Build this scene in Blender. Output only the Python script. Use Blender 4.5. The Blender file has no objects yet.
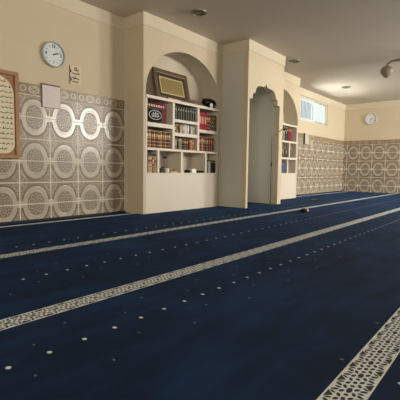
import bpy, bmesh, math, random
from mathutils import Vector, Matrix
random.seed(7)
SC = bpy.context.scene
COL = SC.collection
PI = math.pi

# ------------------------------------------------------------------ shader expressions
class X:
    """small arithmetic on shader sockets"""
    nt = None
    def __init__(s, v): s.v = v
    @staticmethod
    def m(op, *a, clamp=False):
        n = X.nt.nodes.new('ShaderNodeMath'); n.operation = op; n.use_clamp = clamp
        for i, q in enumerate(a):
            q = q.v if isinstance(q, X) else q
            if isinstance(q, (int, float)): n.inputs[i].default_value = q
            else: X.nt.links.new(q, n.inputs[i])
        return X(n.outputs[0])
    def __add__(s, o): return X.m('ADD', s, o)
    __radd__ = __add__
    def __sub__(s, o): return X.m('SUBTRACT', s, o)
    def __rsub__(s, o): return X.m('SUBTRACT', o, s)
    def __mul__(s, o): return X.m('MULTIPLY', s, o)
    __rmul__ = __mul__
    def __truediv__(s, o): return X.m('DIVIDE', s, o)
    def __lt__(s, o): return X.m('LESS_THAN', s, o)
    def __gt__(s, o): return X.m('GREATER_THAN', s, o)
    def abs(s): return X.m('ABSOLUTE', s)
    def fract(s): return X.m('FRACT', s)
    def floor(s): return X.m('FLOOR', s)
    def sqrt(s): return X.m('SQRT', s)
    def sin(s): return X.m('SINE', s)
    def max(s, o): return X.m('MAXIMUM', s, o)
    def min(s, o): return X.m('MINIMUM', s, o)
    def sm(s, a, b):      # 1 below a, 0 above b
        n = X.nt.nodes.new('ShaderNodeMapRange'); n.interpolation_type = 'SMOOTHSTEP'
        X.nt.links.new(s.v, n.inputs[0]); n.inputs[1].default_value = a; n.inputs[2].default_value = b
        n.inputs[3].default_value = 1; n.inputs[4].default_value = 0
        return X(n.outputs[0])

def s2l(c):
    return tuple(((v/255)/12.92 if v/255 <= .04045 else ((v/255+.055)/1.055)**2.4) for v in c[:3]) + (1,)

def newmat(name):
    m = bpy.data.materials.new(name); m.use_nodes = True
    nt = m.node_tree; X.nt = nt
    return m, nt, nt.nodes['Principled BSDF']

def coords(nt):
    tc = nt.nodes.new('ShaderNodeTexCoord'); sp = nt.nodes.new('ShaderNodeSeparateXYZ')
    nt.links.new(tc.outputs['Object'], sp.inputs[0])
    return tc, X(sp.outputs[0]), X(sp.outputs[1]), X(sp.outputs[2])

def noise(nt, tc, scale, detail=3, rough=.5):
    n = nt.nodes.new('ShaderNodeTexNoise'); n.inputs['Scale'].default_value = scale
    n.inputs['Detail'].default_value = detail; n.inputs['Roughness'].default_value = rough
    nt.links.new(tc.outputs['Object'], n.inputs['Vector'])
    return X(n.outputs[0])

def mixc(nt, f, a, b):
    n = nt.nodes.new('ShaderNodeMix'); n.data_type = 'RGBA'
    if isinstance(f, X): nt.links.new(f.v, n.inputs[0])
    else: n.inputs[0].default_value = f
    for q, i in ((a, 6), (b, 7)):
        if isinstance(q, tuple): n.inputs[i].default_value = q
        else: nt.links.new(q, n.inputs[i])
    return n.outputs[2]

def bump(nt, bs, h, dist, strength=1):
    b = nt.nodes.new('ShaderNodeBump'); b.inputs['Distance'].default_value = dist; b.inputs['Strength'].default_value = strength
    nt.links.new(h.v, b.inputs['Height']); nt.links.new(b.outputs[0], bs.inputs['Normal'])

_mc = {}
def plain(name, rgb, rough=.6, metal=0, var=.06, scale=14, spec=.5, bmp=0):
    """a plain surface with slight natural unevenness of its colour"""
    if name in _mc: return _mc[name]
    m, nt, bs = newmat(name)
    tc = nt.nodes.new('ShaderNodeTexCoord')
    n = noise(nt, tc, scale)
    c = s2l(rgb); lo = tuple(v*(1-var*2) for v in c[:3])+(1,); hi = tuple(min(1, v*(1+var)) for v in c[:3])+(1,)
    nt.links.new(mixc(nt, n, lo, hi), bs.inputs['Base Color'])
    bs.inputs['Roughness'].default_value = rough; bs.inputs['Metallic'].default_value = metal
    bs.inputs['Specular IOR Level'].default_value = spec
    if bmp: bump(nt, bs, n, bmp)
    _mc[name] = m
    return m

# ------------------------------------------------------------------ mesh building
class MB:
    def __init__(s): s.b = bmesh.new()
    def box(s, x0, x1, y0, y1, z0, z1, M=None, mi=0):
        vs = [s.b.verts.new((x, y, z)) for x in (x0, x1) for y in (y0, y1) for z in (z0, z1)]
        for f in ((0,1,3,2),(4,6,7,5),(0,4,5,1),(2,3,7,6),(0,2,6,4),(1,5,7,3)):
            fc = s.b.faces.new([vs[i] for i in f]); fc.material_index = mi
        if M is not None:
            for v in vs: v.co = M @ v.co
        return s
    def prism(s, pts, axis, a, b, M=None, mi_side=None):
        """extrude closed outline pts (two coordinates) along axis from a to b"""
        def P(p, t):
            return {0: (t, p[0], p[1]), 1: (p[0], t, p[1]), 2: (p[0], p[1], t)}[axis]
        A = [s.b.verts.new(P(p, a)) for p in pts]; B = [s.b.verts.new(P(p, b)) for p in pts]
        s.b.faces.new(A); s.b.faces.new(B[::-1])
        n = len(pts)
        for i in range(n):
            f = s.b.faces.new((A[i], B[i], B[(i+1) % n], A[(i+1) % n]))
            if mi_side and mi_side(i): f.material_index = 1
        if M is not None:
            for v in A+B: v.co = M @ v.co
        return s
    def tube(s, pts, r, n=10, closed=False):
        pts = [Vector(p) for p in pts]; rings = []
        for i, p in enumerate(pts):
            if closed: t = pts[(i+1) % len(pts)]-pts[i-1]
            else: t = pts[min(i+1, len(pts)-1)]-pts[max(i-1, 0)]
            t.normalize()
            u = t.cross(Vector((0, 0, 1)))
            if u.length < .1: u = t.cross(Vector((0, 1, 0)))
            u.normalize(); w = t.cross(u)
            rr = r[i] if isinstance(r, (list, tuple)) else r
            rings.append([s.b.verts.new(p+(u*math.cos(2*PI*k/n)+w*math.sin(2*PI*k/n))*rr) for k in range(n)])
        m = len(rings)
        for i in range(m if closed else m-1):
            for k in range(n):
                s.b.faces.new((rings[i][k], rings[i][(k+1) % n], rings[(i+1) % m][(k+1) % n], rings[(i+1) % m][k]))
        if not closed:
            s.b.faces.new(rings[0][::-1]); s.b.faces.new(rings[-1])
        return s
    def lathe(s, prof, n=40, M=None):
        """profile of (radius, height) about z"""
        rings = []; vs = []
        for r, h in prof:
            if r < 1e-6: v = s.b.verts.new((0, 0, h)); rings.append([v]); vs.append(v)
            else:
                q = [s.b.verts.new((r*math.cos(2*PI*k/n), r*math.sin(2*PI*k/n), h)) for k in range(n)]
                rings.append(q); vs += q
        for a, b in zip(rings, rings[1:]):
            for k in range(n):
                k2 = (k+1) % n
                if len(a) == 1 and len(b) == 1: continue
                if len(a) == 1: s.b.faces.new((a[0], b[k2], b[k]))
                elif len(b) == 1: s.b.faces.new((a[k], a[k2], b[0]))
                else: s.b.faces.new((a[k], a[k2], b[k2], b[k]))
        if M is not None:
            for v in vs: v.co = M @ v.co
        return s
    def strokes(s, strokes, w, y, dy, zs=1):
        """flat pen strokes on the plane of constant y; each a list of (x, z)"""
        for st in strokes:
            for i in range(len(st)-1):
                a = Vector((st[i][0], 0, st[i][1])); b = Vector((st[i+1][0], 0, st[i+1][1]))
                t = b-a
                if t.length < 1e-6: continue
                t.normalize(); nrm = Vector((-t.z, 0, t.x))*w*.5; a2 = a-t*w*.25; b2 = b+t*w*.25
                q = [a2-nrm, b2-nrm, b2+nrm, a2+nrm]
                s.prism([(p.x, p.z) for p in q], 1, y, y-dy)
        return s
    def build(s, name, mats, parent=None, bevel=0, smooth=False, kind=None):
        bmesh.ops.recalc_face_normals(s.b, faces=s.b.faces)
        me = bpy.data.meshes.new(name); s.b.to_mesh(me); s.b.free()
        o = bpy.data.objects.new(name, me); COL.objects.link(o)
        for m in (mats if isinstance(mats, (list, tuple)) else [mats]): me.materials.append(m)
        if parent: o.parent = parent
        if smooth:
            for p in me.polygons: p.use_smooth = True
            try: me.set_sharp_from_angle(angle=math.radians(40))
            except Exception: pass
        if bevel:
            bv = o.modifiers.new('bevel', 'BEVEL'); bv.width = bevel; bv.segments = 2; bv.limit_method = 'ANGLE'
        if kind: o['kind'] = kind
        return o

def thing(name, label, cat, loc=(0, 0, 0), rot=(0, 0, 0), group=None):
    o = bpy.data.objects.new(name, None); COL.objects.link(o)
    o.location = loc; o.rotation_euler = rot; o.empty_display_size = .1
    o['label'] = label; o['category'] = cat
    if group: o['group'] = group
    return o
def tag(o, label, cat, group=None):
    o['label'] = label; o['category'] = cat
    if group: o['group'] = group
    return o
def text_mesh(body, size, mat, name, parent, M):
    cu = bpy.data.curves.new('t', 'FONT'); cu.body = body; cu.size = size; cu.extrude = .001
    cu.align_x = 'CENTER'; cu.align_y = 'CENTER'; cu.offset = .002
    t = bpy.data.objects.new('t', cu); COL.objects.link(t)
    bpy.context.view_layer.update()
    me = bpy.data.meshes.new_from_object(t.evaluated_get(bpy.context.evaluated_depsgraph_get()))
    bpy.data.objects.remove(t)
    me.transform(M); me.materials.clear(); me.materials.append(mat)
    o = bpy.data.objects.new(name, me); COL.objects.link(o); o.parent = parent
    return o

# ------------------------------------------------------------------ plan of the room (metres)
H = 3.0
XA, XB, XC, XD, XE = 4.004, 5.973, 7.313, 9.24, 13.803
P1, P2 = .444, 1.02
YO, XN = -8.0, -3.5

# ------------------------------------------------------------------ materials of the setting
M_wall = plain('cream_plaster', (201, 187, 161), .75, var=.025, scale=5, bmp=.0015)
M_alc = plain('off_white_plaster', (204, 194, 174), .75, var=.02, scale=5, bmp=.001)
M_mih = plain('grey_white_plaster', (196, 195, 186), .7, var=.02, scale=5)
M_cove = plain('pale_cornice_paint', (206, 196, 173), .7, var=.02)
M_ceil = plain('ceiling_paint', (214, 204, 190), .85, var=.02, scale=3)
M_white = plain('white_painted_wood', (208, 199, 185), .5, var=.02)
M_black = plain('black_trim', (18, 18, 20), .6)
M_blackp = plain('black_plastic', (14, 14, 15), .75, spec=.2)
M_wplast = plain('white_plastic', (228, 226, 220), .4, var=.01)
M_paper = plain('white_paper', (225, 220, 215), .8, var=.02)
M_metal = plain('brushed_metal', (150, 150, 145), .35, metal=.9)
M_ink = plain('black_ink', (25, 22, 22), .7)
M_red = plain('red_ink', (170, 35, 35), .7)

def tile_mat(name, axis, off):
    m, nt, bs = newmat(name)
    tc, x, y, z = coords(nt)
    h = x if axis == 0 else y
    u = ((h-off)/.42).fract()
    Xc = (u-.5)*2
    row = ((z+.055)/.555).floor()
    Zc = (z-(row*.555+.2225))/.2775
    ax, az = Xc.abs(), Zc.abs()
    R = (Xc*Xc+Zc*Zc).sqrt()
    ang = X.m('ARCTAN2', Zc, Xc)
    Rm = R+((ang*4+PI/2).sin()*.008)
    flare = (az.sm(.13, .17))*((R > .66))
    band = ((Rm.sm(.82, .85))*(1-Rm.sm(.55, .58))).max(flare)*(1-(Rm.sm(.665, .68)*(1-Rm.sm(.63, .645)))*.35)
    outline = (Rm.sm(.89, .92))*(1-Rm.sm(.82, .85))*(1-flare)
    # leafy medallion
    Rf = R+((ang*8).sin()*.055)
    lat = (X.m('SINE', ang*5+R*17).abs()*X.m('SINE', ang*5-R*17).abs()).sm(.22, .42)
    lat = lat*(1-R.sm(.05, .08))
    med = Rf.sm(.50, .53)
    medl = med*lat*.8
    # corner rosettes
    cx, cz = 1-ax, 1-az
    C = (cx*cx+cz*cz).sqrt()
    cang = X.m('ARCTAN2', cz, cx)
    ring = C.sm(.43, .45)*(1-C.sm(.37, .39))*(1-band)
    leaf = (((cang*8).sin()*.12+C).sm(.20, .24))*(1-band)
    bridge = (az.sm(.5, .54))*(1-az.sm(.42, .46))*(1-Rm.sm(.9, .93))
    light = (band.max(medl*.75)).max((ring.max(leaf)*.5).max(bridge*.4))
    grout = ax > .974
    gh = (az > .979).max(az < .019)
    g = grout.max(gh)
    # narrow border row on top
    Zb = (z-1.6825)/.0725
    azb = Zb.abs()
    e1 = X.m('SQRT', (Xc/.34)*(Xc/.34)+(Zb/.72)*(Zb/.72))
    e2 = X.m('SQRT', ((ax-.68)/.2)*((ax-.68)/.2)+(Zb/.55)*(Zb/.55))
    lb = (e1.sm(1.0, 1.06)*(1-e1.sm(.70, .76))).max(e2.sm(1, 1.1)*(1-e2.sm(.6, .7)))
    lb = lb.max(e1.sm(.6, .7)*lat).max(((azb.sm(.9, .93))*(1-azb.sm(.82, .85)))*.8)
    gb = grout.max(azb > .95)
    isb = z > 1.61
    L = light*(1-isb)+lb*isb*.8
    G = g*(1-isb)+gb*isb*.55
    n = noise(nt, tc, 60, 4); n2 = noise(nt, tc, 2.2, 2)
    dark = mixc(nt, n, s2l((112, 98, 80)), s2l((145, 130, 108)))
    dark2 = mixc(nt, outline.max(med*.45)*(1-isb), dark, s2l((92, 80, 68)))
    lite = mixc(nt, n, s2l((163, 155, 139)), s2l((188, 180, 164)))
    c1 = mixc(nt, L, dark2, lite)
    dark_b = mixc(nt, L, s2l((116, 98, 76)), s2l((186, 170, 142)))
    c1 = mixc(nt, isb, c1, dark_b)
    c2 = mixc(nt, G, c1, s2l((226, 216, 200)))
    nt.links.new(c2, bs.inputs['Base Color'])
    rgh = .34-L*.16+n*.08+G*.3
    nt.links.new(rgh.v, bs.inputs['Roughness'])
    bs.inputs['Specular IOR Level'].default_value = .6
    bump(nt, bs, L*.5+n*.2-G*.6, .003)
    return m
M_tile_l = tile_mat('relief_tiles_left', 0, XA)
M_tile_f = tile_mat('relief_tiles_far', 1, -.13)

def carpet_mat():
    m, nt, bs = newmat('navy_carpet')
    tc, x, y, z = coords(nt)
    pile = noise(nt, tc, 900, 2)
    patch = noise(nt, tc, 1.7, 5, .6)
    wv = nt.nodes.new('ShaderNodeMapping'); wv.inputs['Scale'].default_value = (.6, 4, 1)
    nt.links.new(tc.outputs['Object'], wv.inputs[0])
    n3 = nt.nodes.new('ShaderNodeTexNoise'); n3.inputs['Scale'].default_value = 2.5; n3.inputs['Detail'].default_value = 4
    nt.links.new(wv.outputs[0], n3.inputs['Vector'])
    f = (patch*.6+X(n3.outputs[0])*.4).sm(.38, .64)
    base = mixc(nt, f, s2l((14, 45, 84)), s2l((4, 20, 46)))
    base = mixc(nt, pile*.35, base, s2l((5, 10, 24)))
    cream = mixc(nt, pile, s2l((206, 211, 206)), s2l((243, 246, 238)))
    # three broad woven bands, 1.36 m apart
    vv = (y+1.775)/1.353
    k = (vv+.5).floor()
    v = (y-(k*1.353-1.775))/.060        # -1..1 over the band
    inr = (y < -1.2)
    av = v.abs()
    inb = (av < 1)*inr
    u = ((x/.117).fract()-.5)*2        # -1..1 over the repeat
    au = u.abs()
    U = au*.86                         # to band-half units
    def ell(cu, cv, a, b, rot, uu=U, vv_=av):
        c, s = math.cos(rot), math.sin(rot)
        du, dv = uu-cu, vv_-cv
        p = (du*c+dv*s)/a; q = (dv*c-du*s)/b
        return (p*p+q*q).sm(.75, 1.15)
    holes = ell(0, 0, .27, .15, 0)
    for e in ((.46, 0, .11, .13, 0), (.86, 0, .15, .12, 0), (.24, .32, .17, .10, .55), (.66, .31, .17, .10, -.55),
              (0, .60, .08, .17, 0), (.28, .66, .10, .2, -.45), (.56, .66, .08, .18, .4)):
        holes = holes.max(ell(*e))
    tri2 = (av > .5)*(av < .9)*(((1-au)*.86) < ((av-.5)*.85))
    holes = holes.max(tri2)
    bandc = mixc(nt, holes*.95, cream, s2l((8, 12, 24)))
    col = mixc(nt, inb, base, bandc)
    # narrow border by the wall
    nb = ((y+.25).abs() < .036)
    col = mixc(nt, nb, col, cream)
    # rows of little lozenges
    def row(y0, pitch, x0, rx, ry, amt, c=s2l((200, 200, 196))):
        nonlocal col
        du = ((((x-x0)/pitch+.5).fract())-.5)*pitch/rx
        dv = (y-y0)/ry
        d = (du*du+dv*dv).sm(.6, 1.1)
        col = mixc(nt, d*amt, col, c)
    for y0, x0 in ((-1.49, .04), (-2.505, .063), (-3.525, -.028), (-4.6, .0)):
        row(y0, .1535, x0, .0098, .0125, 1.0, s2l((232, 232, 226)))
        for dy, dx, a in ((.105, .3, .3), (.21, .04, .4), (-.12, .19, .3), (-.23, -.03, .4)):
            row(y0+dy, .46, x0+dx, .006, .008, a*.8)
    nt.links.new(col, bs.inputs['Base Color'])
    bs.inputs['Roughness'].default_value = .95; bs.inputs['Specular IOR Level'].default_value = .15
    bs.inputs['Sheen Weight'].default_value = .10; bs.inputs['Sheen Roughness'].default_value = .5
    bs.inputs['Sheen Tint'].default_value = s2l((80, 140, 210))
    bump(nt, bs, pile+patch*.5, .006)
    return m
M_carpet = carpet_mat()

# ------------------------------------------------------------------ room shell
T = .15
MB().box(XN, XE, YO, 0, -.1, 0).build('floor', M_carpet, kind='structure')
MB().box(XN-T, XE+T, YO-T, T, H, H+.12).build('ceiling', M_ceil, kind='structure')

def holed_wall(name, axis, pos, th, a0, a1, holes, mat):
    """wall along the given axis (0: runs in x at y=pos; 1: runs in y at x=pos), thickness away from the room"""
    mb = MB()
    def bx(p0, p1, z0, z1):
        if p1-p0 < 1e-4 or z1-z0 < 1e-4: return
        lo, hi = min(pos, pos+th), max(pos, pos+th)
        if axis == 0: mb.box(p0, p1, lo, hi, z0, z1)
        else: mb.box(lo, hi, p0, p1, z0, z1)
    c = a0
    for (h0, h1, z0, z1) in sorted(holes):
        bx(c, h0, 0, H); bx(h0, h1, 0, z0); bx(h0, h1, z1, H); c = h1
    bx(c, a1, 0, H)
    return mb.build(name, mat, kind='structure')
WIN = (10.28, 12.25, 2.12, 2.80)
OPP = [(3.4, 5.2, .9, 2.5) if False else (-2.6, -.4, 1.9, 2.75), (7.6, 9.4, 1.9, 2.75), (10.9, 12.9, 1.9, 2.75)]  # the first opening is added for fill light
holed_wall('wall_left', 0, 0, T, XN-T, XE+T, [WIN], M_wall)
holed_wall('wall_right', 0, YO, -T, XN-T, XE+T, OPP, M_wall)
holed_wall('wall_far', 1, XE, T, YO, 0, [], M_wall)
BACK_FILL = [(-6.6, -4.4, 1.2, 2.6)]  # unseen opening added in the back wall to let in fill light
holed_wall('wall_back', 1, XN, -T, YO, 0, BACK_FILL, M_wall)

# alcove blocks (bookcases stand in them) and the mihrab block between
def arch_pts(x0, x1, zs, b, n=28):
    c, a = (x0+x1)/2, (x1-x0)/2
    return [(c-a*math.cos(PI*i/n), zs+b*math.sin(PI*i/n)) for i in range(n+1)]
def alcove(name, X0, X1, o0, o1):
    ar = arch_pts(o0, o1, 1.865, .755)
    out = [(X0, 0), (o0, 0)]+ar+[(o1, 0), (X1, 0), (X1, H), (X0, H)]
    k = len(ar)
    mb = MB().prism(out, 1, -P1, -.08, mi_side=lambda i: 1 <= i <= k+1)
    mb.box(X0, X1, -.08, 0, 0, H, mi=1)
    return mb.build(name, [M_wall, M_alc], kind='structure')
alcove('wall_alcove_near', XA, XB, 4.05, 5.93)
alcove('wall_alcove_far', XC, XD, 7.36, 9.205)
mh = [(6.035, 0), (6.035, 1.985), (6.135, 1.995), (6.145, 2.09), (6.225, 2.105), (6.24, 2.165), (6.28, 2.22), (6.34, 2.25),
      (6.42, 2.262), (6.50, 2.262), (6.555, 2.275), (6.59, 2.30), (6.61, 2.355)]
mhr = [(2*6.61-.0-p[0]-.02*(p[1] < 2), p[1]) for p in mh[:-1]][::-1]
out = [(XB, 0)]+mh+mhr+[(XC, 0), (XC, H), (XB, H)]
n_in = len(mh)+len(mhr)
mb = MB().prism(out, 1, -P2, -.92)
mb.box(XB, 5.995, -.92, 0, 0, H, mi=1); mb.box(7.2, XC, -.92, 0, 0, H, mi=0)
mb.box(5.995, 7.2, -.08, 0, 0, H, mi=1); mb.box(5.995, 7.2, -.92, -.08, 2.75, H, mi=1)
mb.box(7.185, 7.2, -.92, -.08, 0, 2.75, mi=1)
mb.build('wall_mihrab', [M_wall, M_mih], kind='structure')

# tiled dado
def dado(name, mat, x0, x1, y0, y1):
    return MB().box(x0, x1, y0, y1, 0, 1.755).build(name, mat, kind='structure')
dado('trim_1', M_tile_l, XN, XA, -.008, 0)
dado('trim_2', M_tile_l, XD, XE-.008, -.008, 0)
dado('trim_3', M_tile_f, XE-.008, XE, YO, 0)
# black strip at the foot of the tiles
MB().box(XN, XA, -.03, -.008, 0, .022).build('baseboard_left', M_black, kind='structure')
MB().box(XD, XE-.02, -.02, -.008, 0, .015).build('baseboard_window', M_black, kind='structure')
# cornice band
path = [(XN, 0), (XA, 0), (XA, -P1), (XB, -P1), (XB, -P2), (XC, -P2), (XC, -P1), (XD, -P1), (XD, 0), (XE, 0), (XE, YO)]
def offs(path, d):
    o = []
    for i, p in enumerate(path):
        p = Vector(p)
        def nrm(a, b):
            t = (Vector(b)-Vector(a)).normalized(); return Vector((t.y, -t.x))
        if i == 0: n = nrm(path[0], path[1])
        elif i == len(path)-1: n = nrm(path[-2], path[-1])
        else: n = nrm(path[i-1], path[i])+nrm(path[i], path[i+1])
        o.append(p+n*d)
    return o
mb = MB(); prof = [(0, 2.815), (.008, 2.815), (.010, 2.84), (.014, H), (0, H)]
rings = []
for d, zz in prof: rings.append([mb.b.verts.new((p.x, p.y, zz)) for p in offs(path, d)])
for a, b in zip(rings, rings[1:]+rings[:1]):
    for i in range(len(path)-1): mb.b.faces.new((a[i], a[i+1], b[i+1], b[i]))
mb.build('trim_4', M_cove, kind='structure')

# ------------------------------------------------------------------ windows
mg, nt, bs = newmat('window_glass')
nt.nodes.remove(bs)
outn = [n for n in nt.nodes if n.type == 'OUTPUT_MATERIAL'][0]
tr = nt.nodes.new('ShaderNodeBsdfTransparent'); gl = nt.nodes.new('ShaderNodeBsdfGlossy'); gl.inputs['Roughness'].default_value = .03
tr.inputs[0].default_value = (.96, .98, .98, 1)
lw = nt.nodes.new('ShaderNodeLayerWeight'); lw.inputs[0].default_value = .5; X.nt = nt; fr = X.m('MULTIPLY_ADD', X.m('POWER', X(lw.outputs[1]), 5.0), .5, .04).v.node; mx = nt.nodes.new('ShaderNodeMixShader')
nt.links.new(fr.outputs[0], mx.inputs[0]); nt.links.new(tr.outputs[0], mx.inputs[1]); nt.links.new(gl.outputs[0], mx.inputs[2])
nt.links.new(mx.outputs[0], outn.inputs[0])
M_frame = plain('window_frame_paint', (205, 210, 208), .4, var=.01)
def window(name, axis, pos, sgn, a0, a1, z0, z1):
    """sliding window in a wall; sgn: direction to the outside"""
    w = bpy.data.objects.new(name, None); COL.objects.link(w); w['kind'] = 'structure'
    def B(mb, p0, p1, d0, d1, q0, q1):
        lo, hi = sorted((pos+sgn*d0, pos+sgn*d1))
        if axis == 0: mb.box(p0, p1, lo, hi, q0, q1)
        else: mb.box(lo, hi, p0, p1, q0, q1)
    t = .045; mid = (a0+a1)/2
    mb = MB()
    B(mb, a0, a1, .03, .11, z0, z0+t); B(mb, a0, a1, .03, .11, z1-t, z1)
    B(mb, a0, a0+t, .03, .11, z0+t, z1-t); B(mb, a1-t, a1, .03, .11, z0+t, z1-t)
    mb.build('window_frame', M_frame, w, kind='structure')
    for (p0, p1, d) in ((a0+t, mid+.03, .05), (mid-.03, a1-t, .08)):
        s = .04; mb = MB()
        B(mb, p0, p1, d, d+.025, z0+t, z0+t+s); B(mb, p0, p1, d, d+.025, z1-t-s, z1-t)
        B(mb, p0, p0+s, d, d+.025, z0+t+s, z1-t-s); B(mb, p1-s, p1, d, d+.025, z0+t+s, z1-t-s)
        sash = mb.build('window_sash', M_frame, w, kind='structure')
        mb = MB(); B(mb, p0+s, p1-s, d+.010, d+.014, z0+t+s, z1-t-s)
        mb.build('window_pane', mg, sash, kind='structure')
    return w
window('window_1', 0, 0, 1, *WIN)
for i, hh in enumerate(OPP): window('window_%d' % (i+2), 0, YO, -1, *hh)
window('window_5', 1, XN, -1, *BACK_FILL[0])  # added window, holds the fill lamp
# vertical bars outside the window seen in the photo, and the vertical blind drawn over its right half
M_bar = plain('painted_bars', (110, 116, 114), .5)
t = thing('security_grille', 'pale metal security grille of upright bars outside the high window', 'window grille', (11.265, .135, 2.12))
mb = MB()
for i in range(11):
    xx = -.93+i*.093 if i < 11 else 0
    mb.box(xx-.008, xx+.008, -.006, .006, .03, .65)
mb.box(-.96, .08, -.006, .006, .02, .04); mb.box(-.96, .08, -.006, .006, .64, .66)
mb.build('bars', M_bar, t)
msl, nt, bs = newmat('blind_fabric')
bs.inputs['Base Color'].default_value = s2l((165, 160, 145)); bs.inputs['Roughness'].default_value = .8
tl = nt.nodes.new('ShaderNodeBsdfTranslucent'); tl.inputs[0].default_value = s2l((245, 238, 215))
mx = nt.nodes.new('ShaderNodeMixShader'); mx.inputs[0].default_value = .2
outn = [n for n in nt.nodes if n.type == 'OUTPUT_MATERIAL'][0]
nt.links.new(bs.outputs[0], mx.inputs[1]); nt.links.new(tl.outputs[0], mx.inputs[2]); nt.links.new(mx.outputs[0], outn.inputs[0])
t = thing('vertical_blind', 'cream vertical blind drawn across the right half of the high window', 'blind', (11.80, .015, 2.12))
MB().box(-.5, .44, -.012, .012, .655, .678).build('head_rail', M_frame, t)
for i in range(9):
    a = math.radians(15)
    M = Matrix.Translation((-.44+i*.1, 0, 0)) @ Matrix.Rotation(a, 4, 'Z')
    MB().box(-.027, .027, -.0012, .0012, .03, .655, M=M).build('slat', msl, t)

# ------------------------------------------------------------------ bookcases
ZT = 1.815
def bookcase(name, label, x0, x1, boards, dividers, left_in, right_in):
    """carcass with its top at ZT, compartments down to .634, a closed panel below"""
    t = thing(name, label, 'bookcase', ((x0+x1)/2, -P1, 0))
    ox = (x0+x1)/2
    def b(nm, a0, a1, y0, y1, z0, z1):
        return MB().box(a0-ox, a1-ox, y0+P1, y1+P1, z0, z1).build(nm, M_white, t, bevel=.003)
    yb = -.095
    b('side_panel', x0, left_in, -P1, yb, 0, ZT-.045); b('side_panel', right_in, x1, -P1, yb, 0, ZT-.045)
    b('back_panel', left_in, right_in, yb-.012, yb, .6, ZT-.045)
    b('top_board', x0, x1, -P1-.012, yb, ZT-.045, ZT)
    b('lower_panel', left_in, right_in, -P1, -P1+.03, 0, .634-.035)
    b('shelf', left_in, right_in, -P1-.004, yb-.012, .634-.035, .634)
    for (a0, a1, z0, z1) in boards: b('shelf', a0, a1, -P1-.002, yb-.012, z0, z1)
    for (a0, a1, z0, z1) in dividers: b('divider', a0, a1, -P1-.001, yb-.012, z0, z1)
    return t
bookcase('bookcase', 'white built-in bookcase in the arched alcove with the leaning gold-framed picture on top',
         4.055, 5.885,
         [(4.085, 5.85, .985, 1.024), (4.085, 4.64, 1.345, 1.41), (4.692, 5.272, 1.467, 1.516), (4.692, 5.272, 1.24, 1.297), (5.323, 5.85, 1.347, 1.40)],
         [(4.64, 4.692, 1.024, 1.77), (5.272, 5.323, 1.024, 1.77), (4.303, 4.347, .634, .985), (4.85, 4.90, .634, .985), (5.497, 5.55, .634, .985)],
         4.085, 5.85)
bookcase('bookcase', 'white built-in bookcase in the far arched alcove beyond the scalloped niche',
         7.38, 9.2,
         [(7.415, 9.165, .965, 1.015), (8.27, 9.165, 1.37, 1.415), (7.415, 8.22, 1.35, 1.40)],
         [(8.22, 8.27, 1.015, 1.77), (8.775, 8.83, 1.015, 1.37), (8.70, 8.75, .634, .965), (8.17, 8.22, .634, .965)],
         7.415, 9.165)

# ------------------------------------------------------------------ books
def spine_mat(base, band, style):
    key = 'spine_%s_%s_%s' % (base, band, style)
    if key in _mc: return _mc[key]
    m, nt, bs = newmat('book_cover')
    tc = nt.nodes.new('ShaderNodeTexCoord'); sp = nt.nodes.new('ShaderNodeSeparateXYZ')
    nt.links.new(tc.outputs['Generated'], sp.inputs[0])
    gx, gz = X(sp.outputs[0]), X(sp.outputs[2]); gy = X(sp.outputs[1])
    front = gy < .04
    if style == 'bands':
        f = ((gz*5+.3).fract() < .16).max((gz > .62)*(gz < .78)*((gx-.5).abs() < .36))
    elif style == 'title':
        f = (gz > .80)*(gz < .9)*((gx-.5).abs() < .36)
    elif style == 'edge':
        f = (gx > .74).max((gz > .7)*(gz < .8)*((gx-.5).abs() < .25)*.6)
    elif style == 'block':
        f = ((gz > .35)*(gz < .75)*((gx-.5).abs() < .3))
    elif style == 'pattern':
        f = (X.m('SINE', gz*26)*X.m('SINE', gx*7) > .25)
    else:
        f = (gz > .86)*(gz < .9)
    n = noise(nt, tc, 30)
    c = mixc(nt, f*front, s2l(base), s2l(band))
    c = mixc(nt, n*.25, c, s2l(tuple(v*.5 for v in base)))
    nt.links.new(c, bs.inputs['Base Color']); bs.inputs['Roughness'].default_value = .7; bs.inputs['Specular IOR Level'].default_value = .25
    _mc[key] = m
    return m
M_pages = plain('book_pages', (214, 202, 176), .85, var=.05, scale=60)
ORD = ['first', 'second', 'third', 'fourth', 'fifth', 'sixth', 'seventh', 'eighth', 'ninth', 'tenth', 'eleventh', 'twelfth', 'thirteenth']
def book(x, w, h, d, yf, z, base, band, style, label, group, tilt=0, flat=False):
    """upright book; x is its left edge, yf the plane of its spine"""
    t = thing('book', label, 'book', (x+w/2, yf, z), (0, tilt, 0), group)
    th = min(.004, w*.15)
    mb = MB(); e = w/2-.0006
    pts = [(-e, 0.008), (-e*.6, .001), (0, -.002), (e*.6, .001), (e, .008), (e, d), (e-th, d), (e-th, .012), (-e+th, .012), (-e+th, d), (-e, d)]
    mb.prism(pts, 2, .0, h)
    mb.build('cover', spine_mat(base, band, style), t)
    MB().box(-e+th, e-th, .012, d-.006, .003, h-.004).build('pages', M_pages, t)
    return t
def row(specs, x, z, yf, d, where, group):
    n = len(specs)
    for i, (w, h, base, band, style, desc) in enumerate(specs):
        lab = '%s, %s from left %s' % (desc, ORD[i], where)
        book(x, w, h, d+random.uniform(-.012, .0), yf+random.uniform(0, .006), z, base, band, style, lab, group)
        x += w+.0012
    return x

red, dred = (138, 36, 46), (88, 28, 34)
gold = (205, 170, 110); cream = (222, 208, 180)
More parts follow.
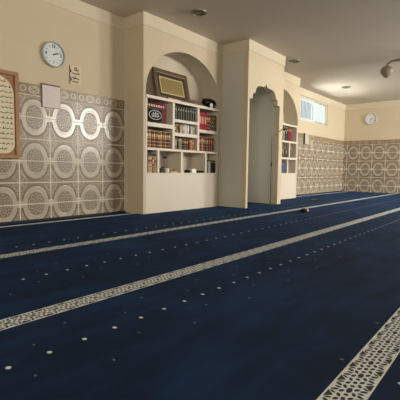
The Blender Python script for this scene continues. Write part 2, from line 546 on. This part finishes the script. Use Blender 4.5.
# compartment: red set (a black plaque stands in front)
sp = [(.05, .315, red if i > 4 else dred, (225, 205, 190), 'title', 'Tall %s book with pale title' % ('red' if i > 4 else 'dark red')) for i in range(8)]  # right-hand books of the set get a lit tone in their red
row(sp, 4.10, 1.41, -.395, .22, 'behind the black oval-emblem plaque', 'red book set behind the plaque')
br = [((112, 72, 48), cream), ((150, 112, 78), (235, 215, 180)), ((96, 56, 42), gold), ((132, 92, 66), cream), ((84, 50, 38), gold)]
sp = []
for i in range(11):
    b, g = br[i % 5]
    sp.append((.047, .27+.006*math.sin(i*2.1), b, g, 'bands', 'Brown book with gilt bands'))
row(sp, 4.088, 1.024, -.43, .2, 'on shelf below the red set', 'brown gilt-banded books')
sp = [(.0605, .222-.004*(i % 3), [(38, 44, 36), (30, 34, 32), (44, 48, 38)][i % 3], (196, 192, 168), 'edge', 'Dark green book with pale spine edge') for i in range(9)]
row(sp, 4.70, 1.516, -.43, .17, 'in top middle compartment', 'dark green book set')
sp = [(.05, .128, (140, 100, 66), (214, 190, 150), 'block', 'Short tan book'), (.045, .15, (176, 140, 100), (90, 60, 40), 'block', 'Short light tan book'),
      (.04, .12, (60, 50, 44), (170, 160, 140), 'title', 'Short dark book'), (.055, .14, (196, 186, 166), (120, 100, 80), 'title', 'Short cream book'),
      (.055, .15, (150, 150, 138), (220, 214, 200), 'block', 'Short grey book'), (.06, .152, (222, 216, 202), (160, 160, 160), 'title', 'Short white book'),
      (.065, .148, (186, 186, 180), (230, 228, 220), 'block', 'Short pale grey book'), (.035, .145, (52, 46, 62), (190, 180, 180), 'title', 'Short dark violet book'),
      (.05, .14, (210, 206, 196), (120, 120, 120), 'title', 'Short off-white book'), (.045, .13, (170, 168, 160), (230, 226, 220), 'title', 'Short pale book')]
row(sp, 4.705, 1.297, -.43, .13, 'in middle of middle column', 'mixed short books')
sp = [(.07, .19, (128, 124, 98), (176, 170, 140), 'block', 'Olive grey book'), (.035, .18, (40, 38, 34), gold, 'title', 'Thin black book'),
      (.075, .185, (136, 130, 110), (190, 184, 160), 'title', 'Thick grey book'), (.05, .195, (52, 44, 36), (150, 130, 90), 'bands', 'Dark brown book'),
      (.055, .19, (74, 50, 36), gold, 'bands', 'Brown book'), (.055, .19, (60, 42, 32), gold, 'bands', 'Deep brown book'),
      (.05, .175, (60, 40, 30), (170, 140, 90), 'title', 'Dull brown book'), (.05, .185, (196, 128, 88), (230, 190, 150), 'title', 'Orange tan book'),
      (.05, .185, (150, 92, 66), (220, 190, 150), 'bands', 'Rusty tan book')]
row(sp, 4.705, 1.024, -.43, .17, 'in bottom of middle column', 'olive and brown books')
sp = [(.072, .31, (152, 42, 54), (220, 160, 150), 'block', 'Thick bright red book')]*3 + \
     [(.05, .30, (110, 34, 38), gold, 'bands', 'Dark red book')]*2 + [(.048, .295, (58, 48, 40), (150, 128, 92), 'pattern', 'Dark patterned book')]*4
row(sp, 5.33, 1.40, -.43, .22, 'in top right compartment', 'bright red and dark patterned books')
sp = [(.045, .255, (150, 60, 58), (210, 180, 150), 'bands', 'Rose red book'), (.05, .26, (96, 40, 36), gold, 'bands', 'Maroon book'),
      (.03, .24, (190, 140, 120), (230, 210, 190), 'title', 'Thin pink-tan book'), (.05, .262, (120, 34, 38), gold, 'bands', 'Crimson book'),
      (.045, .25, (50, 50, 48), (150, 150, 130), 'bands', 'Charcoal book'), (.05, .255, (104, 70, 50), gold, 'bands', 'Brown book'),
      (.055, .26, (96, 42, 32), (170, 110, 80), 'bands', 'Reddish brown book'), (.055, .255, (84, 46, 36), (160, 110, 80), 'bands', 'Dim brown book'),
      (.05, .255, (90, 44, 34), (160, 110, 80), 'bands', 'Rust brown book')]
row(sp, 5.33, 1.024, -.43, .2, 'in lower right compartment', 'red and brown books')
sp = [(.03, .30, (22, 20, 20), (60, 50, 40), 'title', 'Thin black book'), (.042, .262, (196, 170, 140), (90, 60, 44), 'bands', 'Cream and brown book'),
      (.042, .265, (206, 180, 150), (120, 80, 56), 'bands', 'Pale banded book'), (.042, .262, (150, 92, 60), cream, 'bands', 'Orange-brown banded book'),
      (.042, .26, (184, 154, 124), (90, 60, 44), 'bands', 'Tan banded book')]
row(sp, 4.09, .634, -.43, .2, 'in the narrow lower left compartment', 'banded books in the narrow compartment')
# flat black piece lying on the row
t = thing('book', 'flat black piece lying on top of the banded upright books', 'book', (4.21, -.42, .634+.2652))
MB().box(-.083, .083, 0, .17, 0, .03).build('cover', M_blackp, t, bevel=.003)
MB().box(-.078, .078, -.001, .172, .006, .024).build('pages', plain('grey_edges', (70, 62, 56), .8), t)
# lower right compartment
sp = [(.06, .215, (168, 166, 158), (120, 120, 116), 'title', 'Pale grey book'), (.075, .235, (26, 28, 30), (120, 110, 80), 'title', 'Thick black book'),
      (.075, .23, (30, 32, 34), (130, 110, 80), 'title', 'Thick black book')]
row(sp, 5.628, .634, -.425, .18, 'in the narrow lower right compartment', 'black books in the lower right compartment')

# far bookcase
sp = [(.09, .24, (128, 128, 124), (180, 180, 176), 'title', 'Grey book'), (.05, .28, (40, 36, 36), gold, 'title', 'Black book'),
      (.06, .30, (44, 34, 34), (150, 130, 100), 'bands', 'Black gilt book'), (.06, .305, (56, 30, 32), gold, 'title', 'Dark maroon book'),
      (.07, .31, (120, 36, 46), (180, 130, 120), 'title', 'Red book'), (.07, .31, (130, 40, 50), (190, 130, 120), 'title', 'Bright red book'),
      (.06, .30, (120, 40, 44), gold, 'title', 'Dull red book')]
row(sp, 8.48, 1.415, -.43, .2, 'in upper compartment of far bookcase', 'red and black books in the far bookcase')
sp = [(.10, .26, (92, 84, 72), (150, 140, 120), 'block', 'Thick grey-brown book'), (.07, .27, (70, 62, 54), gold, 'title', 'Brown book'),
      (.09, .24, (60, 56, 52), (150, 140, 120), 'block', 'Dark grey book')]
row(sp, 8.45, 1.015, -.43, .2, 'left of divider in far bookcase', 'grey-brown books in the far bookcase')
sp = [(.06, .24, (60, 56, 52), (120, 110, 100), 'title', 'Dark book'), (.07, .25, (110, 100, 90), (170, 160, 140), 'title', 'Taupe book')]
row(sp, 8.85, 1.015, -.42, .2, 'right of divider in far bookcase', 'dark books right of the divider')
t = thing('storage_box', 'blue box standing in the lower compartment of far bookcase', 'box', (8.56, -.40, .634))
MB().box(-.12, .12, 0, .2, 0, .2).build('body', plain('blue_card', (42, 74, 122), .6), t, bevel=.004)
MB().box(-.122, .122, -.003, .203, .2, .235).build('lid', plain('pale_blue_card', (70, 96, 138), .6), t, bevel=.004)
row([(.035, .24, (170, 160, 146), (120, 110, 100), 'title', 'Pale book'), (.04, .26, (120, 84, 62), gold, 'title', 'Brown book'),
     (.04, .2, (176, 170, 160), (120, 110, 100), 'title', 'Off-white book')],
    8.80, .634, -.40, .18, 'beside blue box in far bookcase', 'books beside the blue box')
t = thing('book', 'dark book lying flat on top of the far bookcase', 'book', (8.55, -.40, ZT), (0, 0, .15))
MB().box(-.13, .13, 0, .17, 0, .035).build('cover', plain('dark_maroon_cloth', (52, 30, 30), .6), t, bevel=.003)
MB().box(-.124, .124, -.0012, .172, .006, .029).build('pages', M_pages, t)

# ------------------------------------------------------------------ small things in the near bookcase
def squiggles(x0, x1, z, h, n, seed):
    """right-to-left cursive strokes filling a line of writing"""
    r = random.Random(seed); out = []; x = x1; dx = (x1-x0)/n
    for i in range(n):
        k = r.random(); w = dx*r.uniform(.6, .9)
        if k < .35: out.append([(x, z+h*.1), (x-w*.4, z-h*.15), (x-w*.8, z), (x-w, z+h*.3)])
        elif k < .55: out.append([(x-w*.5, z+h*.55), (x-w*.5, z-h*.1)]); out.append([(x, z-h*.1), (x-w, z-h*.1)])
        elif k < .8: out.append([(x, z), (x-w*.3, z+h*.3), (x-w*.6, z), (x-w, z-h*.3)])
        else: out.append([(x, z), (x-w, z)]); out.append([(x-w*.4, z+h*.4), (x-w*.6, z+h*.42)])
        x -= dx
    return out

t = thing('plaque', 'black plaque with silver oval emblem leaning before the red books', 'plaque', (4.262, -.43, 1.4115))
M_silver = plain('silver_print', (196, 198, 196), .5)
MB().box(-.155, .155, 0, .018, 0, .23).build('board', M_blackp, t, bevel=.003)
ring = [(.13*math.cos(a*PI/20), 0, .118+.068*math.sin(a*PI/20)) for a in range(40)]
MB().tube([(p[0], -.002, p[2]) for p in ring], .0065, 6, closed=True).build('oval_ring', M_silver, t)
st = squiggles(-.075, .075, .138, .045, 3, 3)+squiggles(-.08, .08, .10, .045, 4, 5)
MB().strokes(st, .014, 0, .003).build('emblem', M_silver, t)
MB().strokes([[(.148, .215), (.148, .015), (.09, .015)], [(-.148, .215), (.148, .215)]], .006, 0, .002).build('border_line', plain('dull_border', (120, 118, 112), .6), t)

# gold framed picture leaning on the bookcase top
t = thing('framed_picture', 'large ornate brown and gold framed picture leaning in the arched alcove', 'picture',
          (4.845, -.295, ZT+.001), (math.radians(-13), 0, 0))
M_gw = plain('antique_gilt_wood', (98, 74, 48), .5, var=.25, scale=45, bmp=.004)
M_gd = plain('dark_mat_board', (46, 30, 26), .6)
M_gold = plain('gold_bead', (170, 140, 84), .4, metal=.3)
fw, fh, b = .41, .535, .075
def frame_ring(x0, x1, z0, z1, b, y0, y1):
    mb = MB()
    mb.box(x0, x1, y0, y1, z0, z0+b); mb.box(x0, x1, y0, y1, z1-b, z1)
    mb.box(x0, x0+b, y0, y1, z0+b, z1-b); mb.box(x1-b, x1, y0, y1, z0+b, z1-b)
    return mb
frame_ring(-fw, fw, 0, fh, .062, -.015, .02).build('frame', M_gw, t, bevel=.006)
frame_ring(-fw+.055, fw-.055, .055, fh-.055, .012, -.008, .018).build('gilt_bead', M_gold, t, bevel=.002)
frame_ring(-fw+.067, fw-.067, .067, fh-.067, .055, .0, .018).build('mat_board', M_gd, t)
frame_ring(-fw+.122, fw-.122, .122, fh-.122, .026, .003, .018).build('inner_border', plain('pale_gilt', (190, 170, 118), .6, var=.1), t)
ms, nt, bs = newmat('gold_calligraphy_sheet')
tc, x, y, z = coords(nt)
n1 = noise(nt, tc, 22, 4, .6)
lines = (((z*38).fract() < .45)*(n1 > .47))
c = mixc(nt, lines*.5, s2l((138, 120, 66)), s2l((92, 82, 46)))
nt.links.new(c, bs.inputs['Base Color']); bs.inputs['Roughness'].default_value = .6
MB().box(-fw+.148, fw-.148, .008, .018, .148, fh-.148).build('picture_sheet', ms, t)

t = thing('book', 'red book lying flat in front of the leaning framed picture', 'book', (4.70, -.43, ZT+.001), (0, 0, .08))
MB().box(-.17, .17, 0, .11, 0, .022).build('cover', plain('red_cloth', (138, 30, 38), .6), t, bevel=.003)
MB().box(-.163, .163, -.0012, .112, .005, .017).build('pages', M_pages, t)
t = thing('book', 'reddish-brown book lying flat right of the leaning framed picture', 'book', (5.40, -.40, ZT+.001), (0, 0, -.12))
MB().box(-.14, .14, 0, .13, 0, .02).build('cover', plain('brown_cloth', (120, 62, 46), .6), t, bevel=.003)
MB().box(-.133, .133, -.0012, .132, .005, .015).build('pages', M_pages, t)

# black and white gadget with coiled lead at the right end of the top
t = thing('telephone', 'black and white device with rounded black ends on the bookcase top', 'device', (5.735, -.33, ZT+.001)); t.scale = (1.3,)*3
MB().prism([(-.07, 0), (.07, 0), (.06, .055), (.02, .085), (-.03, .085), (-.06, .05)], 1, -.05, .06).build('body', M_blackp, t, bevel=.008)
mb = MB(); mb.tube([(-.13, 0, .07), (-.11, 0, .10), (-.05, 0, .118), (.03, 0, .122), (.09, 0, .108), (.115, 0, .07)], [.03, .032, .024, .022, .03, .034], 12)
mb.build('handset', M_blackp, t, smooth=True)
MB().lathe([(0, 0), (.032, 0), (.034, .006), (0, .01)], 24, Matrix.Translation((-.02, -.052, .04)) @ Matrix.Rotation(PI/2, 4, 'X')).build('dial', M_wplast, t, smooth=True)
mb = MB()
mb.tube([(-.13+.012*math.cos(k*.9), -.01+.012*math.sin(k*.9), .05-k*.0012) for k in range(38)], .005, 6)
mb.build('coiled_cord', M_blackp, t)

# lower wide compartments
t = thing('mug', 'small white mug in the lower compartment left of centre', 'mug', (4.60, -.36, .6345))
MB().lathe([(0, 0), (.026, 0), (.034, .01), (.036, .075), (.032, .075), (.03, .012), (0, .01)], 28).build('bowl', M_wplast, t, smooth=True)
MB().tube([(.034, 0, .06), (.055, 0, .055), (.058, 0, .035), (.048, 0, .02), (.034, 0, .018)], .005, 8).build('handle', M_wplast, t, smooth=True)
t = thing('pouch', 'dark brown pouch slumped beside the white mug', 'pouch', (4.455, -.36, .6345))
MB().lathe([(0, 0), (.065, 0), (.078, .02), (.07, .05), (.04, .072), (.0, .074)], 20, Matrix.Diagonal((1, .7, 1, 1))).build('body', plain('dark_leather', (40, 28, 24), .6, bmp=.003, scale=30), t, smooth=True)
MB().tube([(-.04, -.03, .06), (-.01, -.035, .088), (.04, -.03, .09), (.075, -.03, .083)], .006, 8).build('strap', M_blackp, t, smooth=True)
t = thing('tray', 'shallow light wooden tray in the lower compartment left of centre', 'tray', (4.745, -.35, .6345))
mb = MB().box(-.095, .095, -.05, .05, 0, .006); mb.box(-.095, .095, -.05, -.044, .006, .026); mb.box(-.095, .095, .044, .05, .006, .026)
mb.box(-.095, -.089, -.044, .044, .006, .026); mb.box(.089, .095, -.044, .044, .006, .026)
mb.build('tray_body', plain('light_wood', (186, 150, 104), .6, var=.12), t)
t = thing('perfume_bottle', 'small amber bottle standing in the light wooden tray', 'bottle', (4.78, -.35, .641))
MB().lathe([(0, 0), (.018, 0), (.02, .01), (.02, .032), (.008, .04), (.008, .044), (0, .044)], 20).build('flask', plain('amber_liquid', (150, 84, 40), .3), t, smooth=True)
MB().lathe([(0, .044), (.011, .044), (.011, .058), (0, .06)], 16).build('cap', M_gold, t, smooth=True)
o = MB().tube([(4.715+.022*math.cos(a*.5236), -.35+.02*math.sin(a*.5236), .648) for a in range(12)], .0068, 8, closed=True).build('prayer_beads', plain('orange_beads', (176, 96, 50), .4))
tag(o, 'loop of orange-brown prayer beads lying in the wooden tray', 'prayer beads')
t = thing('notice', 'small blue and white notice stuck on the bookcase back', 'notice', (4.745, -.1075, .81))
t.location.x = 4.80
MB().box(-.055, .055, -.0025, 0, 0, .105).build('sheet', M_paper, t)
MB().box(-.05, .05, -.004, -.0025, .065, .098).build('blue_band', plain('blue_print', (52, 60, 120), .6), t)
MB().strokes([[(-.04, .045), (.035, .045)], [(-.04, .03), (.02, .03)], [(-.04, .015), (.03, .015)]], .004, -.0025, .001).build('lettering', plain('blue_grey_print', (90, 94, 130), .6), t)
t = thing('eyeglasses_case', 'small black case at the left of the right-hand wide compartment', 'case', (5.10, -.37, .6345))
MB().box(-.055, .055, -.025, .03, 0, .03).build('case_base', M_blackp, t, bevel=.01)
MB().box(-.054, .054, -.024, .029, .0302, .048).build('lid', M_blackp, t, bevel=.008)
t = thing('small_box', 'small white box between two black objects on the lowest shelf', 'box', (5.235, -.37, .6345))
MB().box(-.06, .06, -.04, .04, 0, .055).build('body', M_wplast, t, bevel=.003)
MB().box(-.061, .061, -.041, .041, .055, .07).build('lid', M_wplast, t, bevel=.003)
t = thing('media_player', 'flat black device right of the small white box', 'device', (5.41, -.36, .6345))
MB().box(-.085, .085, -.06, .06, .004, .04).build('body', M_blackp, t, bevel=.004)
MB().box(-.075, .0, -.062, -.06, .014, .03).build('display', plain('dark_glass', (10, 12, 16), .1), t)
for sx in (-.06, .06): MB().box(sx-.01, sx+.01, -.05, .05, 0, .004).build('foot', M_black, t)

# ------------------------------------------------------------------ wall pieces, near
M_num = plain('dark_numerals', (44, 44, 48), .6)
def clock(label, loc, rz, R_, face, rim, hh, mm, numerals):
    t = thing('wall_clock', label, 'clock', loc, (0, 0, rz))
    Q = Matrix.Rotation(PI/2, 4, 'X')       # lathe axis to -y
    MB().lathe([(R_*.88, .012), (R_*.9, .036), (R_*.95, .04), (R_, .034), (R_*1.0, .004), (R_*.9, 0), (0, 0), (0, .004), (R_*.88, .004)], 56, Q).build('rim', rim, t, smooth=True)
    MB().lathe([(0, .005), (R_*.885, .005), (R_*.885, .016), (0, .016)], 56, Q).build('dial', face, t)
    if numerals:
        for k, s in ((12, .34), (3, .30), (6, .30), (9, .30)):
            a = PI/2-k*PI/6; r = R_*.64
            text_mesh(str(k), R_*s, M_num, 'numeral', t, Matrix.Translation((r*math.cos(a), -.0172, r*math.sin(a))) @ Matrix.Rotation(PI/2, 4, 'X'))
    mb = MB()
    for k in range(12):
        if numerals and k % 3 == 0: continue
        a = k*PI/6
        M = Matrix.Rotation(-a, 4, 'Y')
        mb.box(-R_*.02, R_*.02, -.0175, -.016, R_*.6, R_*.74, M=M)
    mb.build('hour_mark', M_num, t)
    for nm, a, L, w in (('hour_hand', hh, .42, .05), ('minute_hand', mm, .62, .035)):
        M = Matrix.Rotation(math.radians(a), 4, 'Y')
        MB().prism([(-R_*w, -R_*.08), (R_*w, -R_*.08), (R_*w*.4, R_*L), (-R_*w*.4, R_*L)], 1, -.020 if nm == 'hour_hand' else -.0225, -.018 if nm == 'hour_hand' else -.0205, M=M).build(nm, M_num, t)
    MB().lathe([(0, .016), (R_*.05, .016), (R_*.05, .025), (0, .026)], 16, Q).build('hub', M_num, t)
    return t
M_face = plain('pale_blue_dial', (206, 214, 216), .45, var=.01)
M_rim = plain('silver_grey_rim', (176, 180, 178), .35)
clock('round silver-rimmed clock with dark numerals on cream wall above tiles', (2.81, 0, 2.18), 0, .165, M_face, M_rim, 62, 72, True)
clock('round white clock with grey rim high on the far wall', (XE, -.88, 2.455), -PI/2, .19,
      plain('white_dial', (220, 218, 222), .5, var=.01), plain('grey_rim', (196, 190, 192), .4), 70, 200, False)

t = thing('calligraphy_sheet', 'small cream sheet with black calligraphy right of silver-rimmed clock', 'wall art', (3.135, 0, 1.845))
MB().box(-.095, .095, -.004, 0, 0, .26).build('sheet', plain('cream_sheet', (210, 196, 170), .8, var=.02), t)
st = [[(-.082, .25), (-.082, .01)], [(-.074, .20), (-.06, .17), (-.078, .16)], [(-.072, .09), (-.056, .06), (-.076, .05)],
      [(.0, .235), (-.005, .20), (.02, .195), (.045, .2), (.05, .215)], [(.02, .24), (.022, .215)], [(-.04, .16), (-.01, .15), (.03, .155), (.06, .15), (.062, .17)],
      [(-.045, .1), (-.02, .085), (.03, .09), (.06, .085)], [(0, .115), (.004, .09)], [(-.04, .045), (.0, .04), (.05, .045)]]
MB().strokes(st, .013, -.004, .0015).build('lettering', M_ink, t)

t = thing('notice', 'white notice in a plum-edged sleeve on the left tiles', 'notice', (2.765, -.008, 1.478))
MB().box(-.138, .138, -.005, 0, 0, .308).build('sleeve', plain('plum_card', (98, 72, 74), .6), t)
MB().box(-.118, .134, -.007, -.005, .005, .288).build('page', plain('lilac_white_paper', (214, 205, 203), .7, var=.01), t)
st = []
for k in range(9): st.append([(-.09, .255-k*.026), (.10-(k % 3)*.02, .255-k*.026)])
MB().strokes(st, .003, -.007, .0006).build('lettering', plain('faint_grey_print', (186, 177, 178), .7), t)

# calligraphy board at the picture's left edge
t = thing('calligraphy_board', 'large wooden framed board of Arabic writing hung over the tiles', 'wall board', (1.93, -.008, .80))
W2, HB = .395, 1.05
M_wood = plain('orange_brown_wood', (158, 116, 72), .5, var=.14, scale=9)
frame_ring(-W2, W2, 0, HB, .045, -.032, 0).build('frame', M_wood, t, bevel=.004)
MB().box(-W2+.045, W2-.045, -.012, 0, .045, HB-.045).build('backing', plain('red_brown_panel', (146, 106, 72), .6, var=.1, scale=20), t)
cp = []
x1, z0, z1 = W2-.055, .06, HB-.06
for cx, cz, a0, r in ((x1-.12, z0+.12, -90, .12), (x1-.22, z1-.22, 0, .22), (-x1+.22, z1-.22, 90, .22), (-x1+.12, z0+.12, 180, .12)):
    for k in range(9):
        a = math.radians(a0+k*90/8); cp.append((cx+r*math.cos(a), cz+r*math.sin(a)))
MB().prism(cp, 1, -.012, -.016).build('panel', plain('cream_board', (214, 204, 176), .7, var=.05, scale=6), t)
st, sr = [], []
for k in range(14):
    zz = HB-.13-k*.062
    inset = .09 if k == 0 else .03 if k < 3 else .02 if k < 13 else .1
    s_ = squiggles(-x1+inset, x1-inset, zz, .034, 13, 40+k)
    (sr if k in (0, 4) else st).extend(s_)
MB().strokes(st, .0085, -.016, .0012).build('lettering', M_ink, t)
MB().strokes(sr, .0085, -.016, .0012).build('red_lettering', M_red, t)

# right of the far alcove
t = thing('wall_box', 'narrow white box mounted on the tiles beneath the high window', 'wall box', (10.64, -.008, 1.46))
MB().box(-.12, .12, -.05, 0, 0, .31).build('body', plain('greyish_plastic', (190, 184, 172), .5), t, bevel=.006)
MB().box(-.135, -.121, -.048, 0, .005, .305).build('side_bracket', plain('dark_bracket', (60, 52, 46), .6), t)
t = thing('notice', 'pale taupe paper fixed on the tiles right of the narrow white box', 'notice', (11.09, -.008, 1.41))
MB().box(-.10, .10, -.004, 0, 0, .33).build('sheet', plain('taupe_paper', (176, 164, 144), .8, var=.05), t)
MB().box(-.085, .085, -.0055, -.004, .2, .3).build('printed_panel', plain('brown_print', (140, 124, 102), .8), t)
t = thing('light_switch', 'tiny switch on the cream wall beside the far alcove', 'switch', (10.12, 0, 1.88))
MB().box(-.045, .045, -.010, 0, 0, .09).build('plate', plain('beige_switch', (196, 176, 140), .5), t, bevel=.003)
MB().box(-.02, .02, -.015, -.010, .02, .07).build('rocker', plain('brown_rocker', (110, 92, 70), .5), t, bevel=.002)

# ------------------------------------------------------------------ mic stand in the niche
t = thing('microphone_stand', 'thin microphone stand with pale boom at the scalloped niche', 'microphone stand', (7.0, -.955, 0))
M_stand = plain('dark_stand_metal', (84, 80, 74), .4, metal=.5)
MB().lathe([(0, 0), (.1, 0), (.105, .006), (.1, .014), (.02, .02), (0, .02)], 32).build('base', M_stand, t, smooth=True)
MB().tube([(0, 0, .02), (0, 0, .8), (0, 0, 1.37)], [.010, .010, .008], 12).build('pole', M_stand, t, smooth=True)
MB().lathe([(0, .78), (.014, .78), (.016, .8), (.016, .84), (.012, .86), (0, .86)], 16).build('clutch', M_blackp, t, smooth=True)
MB().tube([(-.0, .012, 1.36), (.05, -.18, 1.50), (.053, -.2, 1.515)], .0095, 10).build('boom', plain('pale_boom_metal', (190, 180, 164), .35, metal=.4), t, smooth=True)
MB().tube([(.053, -.2, 1.515), (.058, -.225, 1.53), (.066, -.26, 1.55)], [.012, .014, .02], 12).build('microphone', plain('light_grey_mesh', (168, 158, 142), .5), t, smooth=True)

# ------------------------------------------------------------------ ceiling things
M_dl = plain('tarnished_metal', (120, 122, 108), .4, metal=.2)
def downlight(x, y, label):
    t = thing('downlight', label, 'ceiling light', (x, y, H), (PI, 0, 0), 'round ceiling downlights')
    MB().lathe([(.085, .004), (.09, .022), (.118, .016), (.122, 0), (.085, 0), (.085, .004)], 40).build('rim', M_dl, t, smooth=True)
    MB().lathe([(0, .001), (.084, .001), (.084, .008), (.05, .012), (0, .013)], 40).build('lens', plain('unlit_lens', (112, 110, 98), .3), t, smooth=True)
    MB().tube([(.05*math.cos(a*PI/10), .05*math.sin(a*PI/10), .0135) for a in range(20)], .004, 6, closed=True).build('inner_ring', M_dl, t, smooth=True)
downlight(4.52, -1.07, 'round unlit ceiling light nearest the leaning-picture alcove')
downlight(7.70, -1.05, 'round unlit ceiling light just off the corner of the scalloped-niche block')
downlight(10.9, -1.02, 'round unlit ceiling light before the high window')

t = thing('hanging_lamp', 'bud-shaped beige lamp shade on a curved arm at the picture edge, hung from ceiling', 'ceiling lamp', (8.75, -3.10, H))
M_arm = plain('dark_bronze', (112, 102, 88), .45, metal=.3)
M_shade = plain('beige_frosted_shade', (140, 126, 106), .5, var=.12, scale=20)
MB().lathe([(0, 0), (.07, 0), (.065, -.03), (.03, -.05), (0, -.05)], 28).build('canopy', M_arm, t, smooth=True)
MB().tube([(0, 0, -.04), (0, 0, -.16)], .012, 12).build('rod', M_arm, t, smooth=True)
MB().lathe([(0, -.14), (.03, -.15), (.045, -.18), (.03, -.22), (0, -.23)], 24).build('hub', M_arm, t, smooth=True)
for ang in (120.5, 240.5, 0.5):
    M = Matrix.Translation((0, 0, .045)) @ Matrix.Rotation(math.radians(ang), 4, 'Z')
    pts = [M @ Vector(p) for p in ((.03, 0, -.175), (.15, 0, -.135), (.3, 0, -.125), (.42, 0, -.145), (.49, 0, -.19), (.505, 0, -.235))]
    MB().tube(pts, [.02, .024, .024, .02, .016, .014], 10).build('arm', M_arm, t, smooth=True)
    MB().lathe([(0, -.225), (.03, -.225), (.04, -.24), (.085, -.262), (.117, -.305), (.122, -.345), (.105, -.39), (.06, -.44), (.02, -.468), (0, -.475)], 32, Matrix.Translation(M @ Vector((.505, 0, 0)))).build('lamp_shade', M_shade, t, smooth=True)

# ------------------------------------------------------------------ small things on the carpet
t = thing('pouch', 'small black and tan pouch lying on the carpet by the second pale stripe', 'pouch', (6.24, -2.04, 0), (0, 0, .3))
MB().lathe([(0, 0), (.07, 0), (.085, .018), (.07, .045), (.03, .06), (0, .062)], 20, Matrix.Translation((-.05, 0, 0)) @ Matrix.Diagonal((1, .7, 1, 1))).build('body', M_blackp, t, smooth=True)
MB().lathe([(0, 0), (.05, 0), (.062, .015), (.05, .04), (0, .052)], 20, Matrix.Translation((.07, -.02, 0)) @ Matrix.Diagonal((1, .8, 1, 1))).build('flap', plain('tan_leather', (186, 160, 112), .6), t, smooth=True)
t = thing('phone', 'small dark flat phone on the carpet near the far bookcase', 'phone', (8.9, -1.08, 0), (0, 0, -.5))
MB().box(-.11, .11, -.05, .05, 0, .016).build('body', M_blackp, t, bevel=.006)
MB().box(-.1, .1, -.044, .044, .016, .0175).build('screen', plain('dark_glass', (10, 12, 16), .1), t)

# ------------------------------------------------------------------ light
wd = bpy.data.worlds.new('sky'); SC.world = wd; wd.use_nodes = True
bg = wd.node_tree.nodes['Background']; bg.inputs[0].default_value = (.80, .93, 1.0, 1); bg.inputs[1].default_value = 1.05
def area(name, loc, target, sx, sy, power, col, spread=180):
    l = bpy.data.lights.new(name, 'AREA'); l.shape = 'RECTANGLE'; l.size = sx; l.size_y = sy; l.energy = power; l.color = col
    l.spread = math.radians(spread)
    o = bpy.data.objects.new(name, l); COL.objects.link(o); o.location = loc
    o.rotation_euler = (Vector(target)-Vector(loc)).to_track_quat('-Z', 'Y').to_euler()
    return o
DAY = (1.0, .95, .86)
for i, hh in enumerate(OPP):
    c = (hh[0]+hh[1])/2
    area('daylight_window_%d' % (i+2), (c, YO-.02+.0-.0, (hh[2]+hh[3])/2), (c, 0, 1.6), hh[1]-hh[0]-.1, hh[3]-hh[2]-.1, (95, 300, 400)[i], DAY)  # first lamp is fill, in the added opening
area('daylight_window_5', (XN-.02, -5.5, 1.9), (3, -4.5, 1.2), 2.1, 1.3, 150, (1, .86, .68))  # fill lamp behind the added back window
area('ground_bounce_window_1', (11.4, 2.1, 1.55), (11.3, -1.7, 3.0), 3.2, 1.1, 520, (1, .96, .86))

# ------------------------------------------------------------------ camera
yw, pt, rl = math.radians(50.5307), math.radians(-4.5272), math.radians(.7745)
F = Vector((math.sin(yw)*math.cos(pt), math.cos(yw)*math.cos(pt), math.sin(pt)))
Rt = Vector((math.cos(yw), -math.sin(yw), 0)); U = Rt.cross(F)
R2 = Rt*math.cos(rl)+U*math.sin(rl); U2 = -Rt*math.sin(rl)+U*math.cos(rl)
cam = bpy.data.cameras.new('camera'); co = bpy.data.objects.new('camera', cam); COL.objects.link(co)
co.matrix_world = Matrix(((R2.x, U2.x, -F.x, 0), (R2.y, U2.y, -F.y, -4.863), (R2.z, U2.z, -F.z, .6991), (0, 0, 0, 1)))
cam.sensor_width = 36; cam.sensor_fit = 'HORIZONTAL'; cam.lens = 388.1737/400*36; cam.clip_start = .05
SC.camera = co
vs = SC.view_settings
vs.view_transform = 'Standard'; vs.look = 'None'; vs.exposure = .1; vs.gamma = 1; vs.use_curve_mapping = False
SC.cycles.max_bounces = 10; SC.cycles.diffuse_bounces = 6; SC.cycles.sample_clamp_indirect = 6
SC.cycles.use_denoising = True
